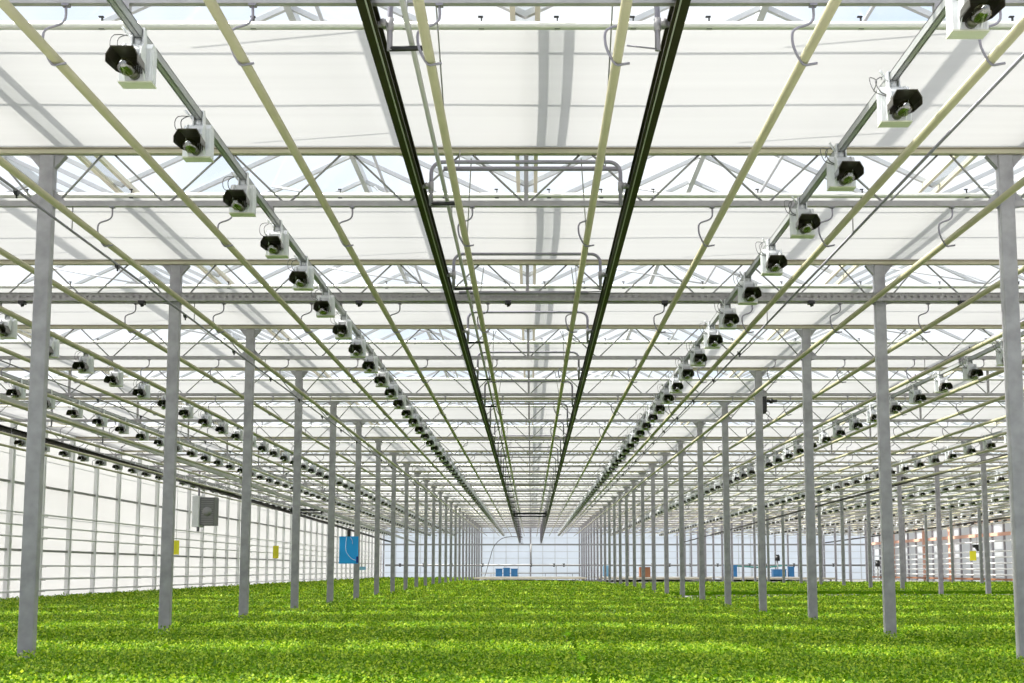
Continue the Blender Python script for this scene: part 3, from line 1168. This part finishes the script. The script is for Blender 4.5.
lane_names = ['lane beside its left posts', 'second lane from the left', 'middle lane', 'second lane from the right', 'lane beside its right posts']
for c, cname in BAYS:
    for i in range(5):
        a, b = c + LANE[i] + 0.02, c + LANE[i + 1] - 0.02
        zt = min(canopy_h(a + (b - a) * q / 8) for q in range(9)) - BENCH_TOP
        t = empty('growing_bench', ((a + b) / 2, 6, 0), f'long grey growing bench, {lane_names[i]} in {cname}', 'bench', 'growing benches in ' + cname)
        w = (b - a) / 2
        m = MB().use(M['bench'])
        L = 104.0 - 6
        m.box(-w, w, 0, L, zt - 0.03, zt)
        m.use(M['bench_side'])
        m.box(-w, w, L, L + 0.02, zt - 0.10, zt + 0.03)
        m.box(-w, w, -0.02, 0, zt - 0.10, zt + 0.03)
        m.build('tray', None, t)
        m = MB()
        for s in (-1, 1):
            m.box(s * (w - 0.25) - 0.025, s * (w - 0.25) + 0.025, 0.1, L - 0.1, zt - 0.10, zt - 0.03)
        m.build('frame', M['galv'], t)
        for k in range(3):
            for s in (-1, 1):
                m = MB()
                yy = 0.5 + k * (L - 1) / 2
                m.box(s * (w - 0.25) - 0.03, s * (w - 0.25) + 0.03, yy - 0.03, yy + 0.03, 0, zt - 0.10)
                m.build('leg', M['galv'], t)


def leaf_cloud(n, x0, x1, y0, y1, size, lift, seams, rise):
    """n folded leaves scattered over a rectangle; vertices (n*6,3)"""
    x = rng.uniform(x0, x1, n)
    y = rng.uniform(y0, y1, n)
    keep = np.ones(n, bool)
    for s in seams:
        keep &= (np.abs(x - s) > 0.020) | ((s != 0.42) & ((y < 21) | (y > 36))) | (y > 41)
    for row in (-4, 4, 12, 20):
        keep &= ~((np.abs(x - row) < 0.10 + size) & (np.abs((y - 7.08 + 2) % 4 - 2) < 0.07 + size))
    # inside the picture only, with a margin for a step to the side
    dep = np.maximum(y - CAMY, 0.3)
    px = (x - CAMX) * 1324 / dep + 531
    keep &= (px > -160) & (px < 1184)
    x, y = x[keep], y[keep]
    n = len(x)
    base = CANOPY - 0.045 * np.exp(-((x - 4.0) / 2.4) ** 2)
    clump = 0.018 * np.sin(x * 23 + np.sin(y * 17)) * np.sin(y * 21 + 1.7 * np.sin(x * 13)) + 0.012 * np.sin(x * 3.1 + y * 1.3) * np.sin(y * 2.3)
    z = base + rise + clump + rng.uniform(-lift, lift * 0.5, n)
    ang = rng.uniform(0, 2 * PI, n)
    tilt = rng.normal(0.5, 0.4, n)
    sz = size * rng.uniform(0.65, 1.3, n)
    ca, sa, ct, st = np.cos(ang), np.sin(ang), np.cos(tilt), np.sin(tilt)
    f = np.stack([ca * ct, sa * ct, st], 1)                       # leaf direction
    s = np.stack([-sa, ca, np.zeros(n)], 1)
    u = np.cross(f, s)
    P = np.stack([x, y, z], 1)
    L = sz[:, None]
    fold = 0.22
    v = np.empty((n, 6, 3))
    v[:, 0] = P
    v[:, 1] = P + f * L * 0.45 + s * L * 0.38 + u * L * fold * -0.4
    v[:, 2] = P + f * L * 1.0
    v[:, 3] = P + f * L * 0.45 - s * L * 0.38 + u * L * fold * -0.4
    v[:, 4] = P + f * L * 0.50
    v[:, 5] = P + f * L * 0.85 + u * L * 0.03
    v[:, :, 2] = np.maximum(v[:, :, 2], (base - 0.085)[:, None])
    return v


def crop_mesh(name, chunks, floor_parts):
    V = [c.reshape(-1, 3) for c in chunks]
    n = sum(len(c) for c in chunks)
    nv = n * 6
    base = np.arange(n)[:, None] * 6
    tris = np.array([[0, 1, 4], [1, 2, 4], [0, 4, 3], [4, 2, 3]])
    T = (base[:, None, :] + tris[None]).reshape(-1, 3)
    verts = np.concatenate(V) if V else np.zeros((0, 3))
    fv = np.array([p for q in floor_parts for p in q[0]], dtype=float).reshape(-1, 3)
    quads = []
    off = nv
    for q in floor_parts:
        quads.append(np.array(q[1]) + off)
        off += len(q[0])
    Q = np.concatenate(quads) if quads else np.zeros((0, 4), int)
    allv = np.concatenate([verts, fv])
    me = bpy.data.meshes.new(name)
    me.vertices.add(len(allv))
    me.vertices.foreach_set('co', allv.ravel())
    nl = len(T) * 3 + len(Q) * 4
    me.loops.add(nl)
    me.loops.foreach_set('vertex_index', np.concatenate([T.ravel(), Q.ravel()]).astype(np.int32))
    me.polygons.add(len(T) + len(Q))
    starts = np.concatenate([np.arange(len(T)) * 3, len(T) * 3 + np.arange(len(Q)) * 4]).astype(np.int32)
    me.polygons.foreach_set('loop_start', starts)
    me.materials.append(M['leaf'])
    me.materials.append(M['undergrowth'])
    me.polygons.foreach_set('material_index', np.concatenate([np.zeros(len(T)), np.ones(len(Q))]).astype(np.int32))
    me.polygons.foreach_set('use_smooth', np.ones(len(T) + len(Q), bool))
    me.update(calc_edges=True)
    me.validate()
    return me


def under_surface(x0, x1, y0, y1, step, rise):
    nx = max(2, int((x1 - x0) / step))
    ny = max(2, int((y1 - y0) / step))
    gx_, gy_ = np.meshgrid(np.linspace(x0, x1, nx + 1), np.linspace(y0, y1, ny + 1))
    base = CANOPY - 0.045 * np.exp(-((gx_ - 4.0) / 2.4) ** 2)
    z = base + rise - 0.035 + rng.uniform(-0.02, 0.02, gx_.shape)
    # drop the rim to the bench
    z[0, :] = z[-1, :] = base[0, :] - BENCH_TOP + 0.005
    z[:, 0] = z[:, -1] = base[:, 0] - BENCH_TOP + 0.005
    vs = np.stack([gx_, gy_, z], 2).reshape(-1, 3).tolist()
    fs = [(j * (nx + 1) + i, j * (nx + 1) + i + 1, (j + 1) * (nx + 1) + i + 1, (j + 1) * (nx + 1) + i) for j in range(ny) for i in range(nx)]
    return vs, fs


CROP_NAMES = {-8: 'low bright green leafy crop filling the benches beside the left wall', 0: 'low bright green leafy crop covering the benches between the two main post rows',
              8: 'low green leafy crop on the benches just right of the main right post row', 16: 'low green leafy crop in the second bay right of centre',
              24: 'low green leafy crop in the bay before the right wall'}
for c, cname in BAYS:
    c = int(c)
    chunks, floors = [], []
    seams = [c + s for s in (LANE[1:-1] if c == 0 else [])]
    for (a, b, rise) in crop_limits(c):
        for i in range(5):
            xa, xb = c + LANE[i] + 0.008, c + LANE[i + 1] - 0.008
            if i == 0:
                xa = c - 3.93 if c > -8 else -11.7
            if i == 4:
                xb = c + 3.93 if c < 24 else 27.5
            yy = a
            for y1, st in ((24, 0.11), (46, 0.22), (104, 0.5)):
                e = min(b, y1)
                if e > yy:
                    if seen((xa, e, CANOPY), (xb, e, CANOPY), (xa, yy, CANOPY), (xb, yy, CANOPY), ((xa + xb) / 2, (yy + e) / 2, CANOPY)):
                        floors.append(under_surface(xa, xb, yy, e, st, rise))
                    yy = e
        for y0, y1, dens, size, lift in ((6, 13, 1900, 0.024, 0.03), (13, 20, 1100, 0.030, 0.03), (20, 32, 520, 0.040, 0.03), (32, 50, 220, 0.058, 0.03), (50, 75, 100, 0.085, 0.03), (75, 104, 40, 0.12, 0.03)):
            s0, s1 = max(y0, a), min(y1, b)
            if s1 <= s0:
                continue
            xl, xr = (c - 3.92 if c > -8 else -11.6), (c + 3.92 if c < 24 else 27.4)
            vis_l, vis_r = CAMX - 0.53 * s1, CAMX + 0.50 * s1
            xl, xr = max(xl, vis_l), min(xr, vis_r)
            if xr <= xl:
                continue
            n = int((xr - xl) * (s1 - s0) * dens)
            chunks.append(leaf_cloud(n, xl, xr, s0, s1, size, lift, seams, rise))
    me = crop_mesh('leafy_crop', chunks, floors)
    o = link('leafy_crop', me)
    tag(o, CROP_NAMES[c], 'crop', None, 'stuff')

# ------------------------------------------------------------------ far end: crates, bins, pipes, hose
def crate(x, y, z, w, d, h, mat, label, cat='crate', group=None):
    t = empty('plastic_crate', (x, y, z), label, cat, group)
    m = MB()
    m.box(-w / 2, w / 2, -d / 2, d / 2, 0.0, 0.04)
    th = 0.03
    m.box(-w / 2, w / 2, -d / 2, -d / 2 + th, 0.04, h)
    m.box(-w / 2, w / 2, d / 2 - th, d / 2, 0.04, h)
    m.box(-w / 2, -w / 2 + th, -d / 2 + th, d / 2 - th, 0.04, h)
    m.box(w / 2 - th, w / 2, -d / 2 + th, d / 2 - th, 0.04, h)
    m.build('body', mat, t)
    m = MB()
    m.box(-w / 2 - 0.03, w / 2 + 0.03, -d / 2 - 0.03, -d / 2, h - 0.06, h)
    m.box(-w / 2 - 0.03, w / 2 + 0.03, d / 2, d / 2 + 0.03, h - 0.06, h)
    m.box(-w / 2 - 0.03, -w / 2, -d / 2, d / 2, h - 0.06, h)
    m.box(w / 2, w / 2 + 0.03, -d / 2, d / 2, h - 0.06, h)
    m.build('rim', mat, t)
    return t


bt = H(-0.50)
bs = bt + 0.004
for c, cname, ya, yb in ((0, 'between the main post rows', 88, 103.5), (8, 'right of the main post row', 86, 103.5), (16, 'in the second bay right of centre', 86, 103.5)):
    t = empty('work_table', (c, ya, 0), f'pale grey work table at the far end {cname}', 'table', 'work tables at the far end')
    m = MB().use(M['bench'])
    m.box(-3.7, 3.7, 0, yb - ya, bt - 0.05, bt)
    m.use(M['hem'])
    m.box(-3.72, 3.72, -0.03, 0, bt - 0.09, bt + 0.01)
    m.build('top', None, t)
    for k in range(2):
        for q in (-1, 1):
            m = MB()
            m.box(q * 3.5 - 0.05, q * 3.5 + 0.05, 0.4 + k * (yb - ya - 0.9), 0.5 + k * (yb - ya - 0.9), CANOPY - BENCH_TOP + 0.003, bt - 0.05)
            m.build('leg', M['galv'], t)
for i, (x, h) in enumerate(((-2.40, 0.60), (-1.815, 0.66), (-1.23, 0.60))):
    crate(x, 101.5, bs, 0.50, 0.6, h, M['blue_bin'], 'blue plastic crate at the far end, ' + ['left', 'middle', 'right'][i] + ' of the three in a row', 'crate', 'blue crates at the far end')
crate(14.75, 98, bs, 0.85, 0.8, 0.85, M['blue_bin'], 'tall blue plastic tub by the end wall right of the centre bay', 'tub')
crate(18.3, 98, bs, 0.95, 0.8, 0.55, M['blue_bin'], 'low blue plastic tub by the end wall farther right, beside a taller one', 'tub')
crate(19.2, 98, bs, 0.4, 0.5, 0.75, M['blue_bin'], 'narrow blue plastic bin standing right of the low blue tub', 'bin')
t = empty('storage_box', (7.9, 92, bs), 'brown cardboard box on the grey benches behind the right post row', 'box')
m = MB()
m.box(-0.36, 0.36, -0.4, 0.4, 0, 0.68)
m.build('carton', M['brown'], t)
m = MB()
m.box(-0.37, -0.01, -0.41, 0.41, 0.68, 0.695)
m.box(0.01, 0.37, -0.41, 0.41, 0.68, 0.695)
m.build('flap', M['brown'], t)
t = empty('pale_drum', (5.8, 101.5, bs), 'pale blue drum at the far end among the right posts', 'drum')
m = MB()
m.tube([(0, 0, 0), (0, 0, 0.05), (0, 0, 0.40), (0, 0, 0.44), (0, 0, 0.80), (0, 0, 0.84)], [0.24, 0.26, 0.26, 0.275, 0.26, 0.22], 14)
m.build('body', M['pale_blue'], t)
m = MB()
m.tube([(0, 0, 0.84), (0, 0, 0.87)], 0.2, 14)
m.build('lid', M['white_pipe'], t)
# header pipe along the end wall, with valves
t = empty('header_pipe', (0, END_Y - 0.6, H(0.38)), 'dark header pipe with valves running along the end wall', 'pipe')
m = MB()
m.tube([(-11.8, 0, 0), (8, 0, 0), (27.5, 0, 0)], 0.075, 8)
m.build('pipe', M['rod'], t)
vm = MB()
vm.tube([(0, 0, -0.12), (0, 0, 0.10)], 0.075, 8)
vm.tube([(-0.1, 0, 0.12), (0.1, 0, 0.12)], 0.03, 6)
vm.box(-0.03, 0.03, -0.03, 0.03, 0.08, 0.13)
vme = mesh1(vm, 'valve', M['black'])
for x in (-10.6, -8.7, -6.4, -3.9, 0.05, 1.9, 2.7, 5.2, 7.8, 9.9, 11.3, 13.0, 15.2, 17.8, 19.2, 21.4, 22.9, 24.6):
    link('valve', vme, t, (x, 0, 0))
m = MB()
m.tube([(0.05, 0, 0.05), (0.05, 0, 1.75)], 0.05, 8)
m.build('riser', M['rod'], t)
for x in (-10, -6.2, -2.1, 2.1, 6.2, 10, 14, 18, 22, 26):
    m = MB()
    m.tube([(x, 0, 0), (x, 0, -0.38 - CAMZ)], 0.025, 6)
    m.build('stand', M['rod'], t)
t = empty('header_pipe', (0, END_Y - 0.9, H(-0.28)), 'thin low pipe crossing the end wall under the dark header', 'pipe')
m = MB()
m.tube([(-4.0, 0, 0), (4.0, 0, 0)], 0.035, 8)
m.build('pipe', M['rod'], t)
m = MB()
for x in (-3.2, -1, 1.2, 3.4):
    m.box(x - 0.02, x + 0.02, -0.02, 0.02, 0.28 - CAMZ, 0)
m.build('stand', M['rod'], t)
# supply hose looping down from the rails
t = empty('supply_hose', (-0.6, 104.5, H(2.55)), 'dark supply hose looping down from the rails at the far end', 'hose')
m = MB()
m.tube(smooth_path([(0, 0, 0), (-0.9, 0, 0.06), (-1.7, 0, -0.12), (-2.3, 0, -0.75), (-2.6, 0, -1.7), (-2.85, 0, -2.6), (-3.0, 0, -3.1)], 5), 0.03, 6)
m.build('hanging_hose', M['cable'], t)
# teal hoses on the header far right
t = empty('garden_hose', (17.5, END_Y - 1.3, H(0.30)), 'teal hose draped along the header pipe on the right of the end wall', 'hose')
m = MB()
m.tube(smooth_path([(-1.2, 0, 0.05), (0, 0, -0.05), (1.4, 0, -0.10), (2.6, 0, 0.02), (3.2, 0, 0.08)], 4), 0.06, 6)
m.build('hanging_hose', M['teal'], t)
for x, y, h, lb in ((18.6, 100, 0.78, 'black pump head standing above the low blue tub near the end wall'), (26.0, 99.5, 0.35, 'black pump head near the right end of the far wall')):
    t = empty('pump_head', (x, y, H(h)), lb, 'pump', 'pump heads by the end wall')
    m = MB()
    m.tube([(0, 0, -0.1), (0, 0, 0.28)], 0.18, 10)
    m.box(-0.12, 0.12, -0.12, 0.12, 0.28, 0.36)
    m.build('motor', M['black'], t)
    m = MB()
    m.tube([(0, 0, -0.1), (0, 0, (-h - 0.496) if x < 20 else (CANOPY - BENCH_TOP + 0.001 - H(h)))], 0.05, 6)
    m.build('stem', M['rod'], t)
# dark low edge of the right wall base
mb = MB()
mb.box(X_RIGHT - 0.5, X_RIGHT - 0.35, 62, END_Y - 1, H(-0.62), H(-0.50))
t = mb.build('wall_plinth', M['brown'])
t['kind'] = 'structure'
t['label'] = 'brown plinth along the foot of the right wall'
t['category'] = 'plinth'

# ------------------------------------------------------------------ light
SUN_DIR = Vector((0.80, 0.0, -1.0))
# low hazy sun: its disc, and the broad bright haze around it
for nm, en, ang, colr in (('sun', 7.5, 1.6, (1.0, 0.95, 0.85)), ('sun_haze', 5.0, 60.0, (1.0, 0.97, 0.92))):
    sun_d = bpy.data.lights.new(nm, 'SUN')
    sun_d.energy = en
    sun_d.angle = math.radians(ang)
    sun_d.color = colr
    sun = bpy.data.objects.new(nm, sun_d)
    COL.objects.link(sun)
    sun.rotation_euler = SUN_DIR.to_track_quat('-Z', 'Y').to_euler()
    sun.location = (0, 0, 30)

w = bpy.data.worlds.new('sky')
scene.world = w
w.use_nodes = True
nt = w.node_tree
nt.nodes.clear()
out = nt.nodes.new('ShaderNodeOutputWorld')
bg = nt.nodes.new('ShaderNodeBackground')
bg.inputs['Strength'].default_value = 1.0
tc = nt.nodes.new('ShaderNodeTexCoord')
nz = nt.nodes.new('ShaderNodeTexNoise')
nz.inputs['Scale'].default_value = 3.5
nz.inputs['Detail'].default_value = 5
rp = nt.nodes.new('ShaderNodeValToRGB')
rp.color_ramp.elements[0].position = 0.34
rp.color_ramp.elements[0].color = (0.76, 0.88, 1.05, 1)
rp.color_ramp.elements[1].position = 0.52
rp.color_ramp.elements[1].color = (1.08, 1.09, 1.11, 1)
nt.links.new(tc.outputs['Generated'], nz.inputs['Vector'])
nt.links.new(nz.outputs['Fac'], rp.inputs['Fac'])
nt.links.new(rp.outputs['Color'], bg.inputs['Color'])
nt.links.new(bg.outputs[0], out.inputs['Surface'])

scene.view_settings.view_transform = 'Standard'
scene.view_settings.look = 'None'
scene.view_settings.exposure = 0.15
scene.view_settings.gamma = 1.0
scene.view_settings.use_curve_mapping = False
scene.cycles.max_bounces = 10
scene.cycles.diffuse_bounces = 5
scene.cycles.glossy_bounces = 3
scene.cycles.transmission_bounces = 6
scene.cycles.transparent_max_bounces = 24
scene.cycles.sample_clamp_indirect = 8.0
scene.cycles.caustics_reflective = False
scene.cycles.caustics_refractive = False
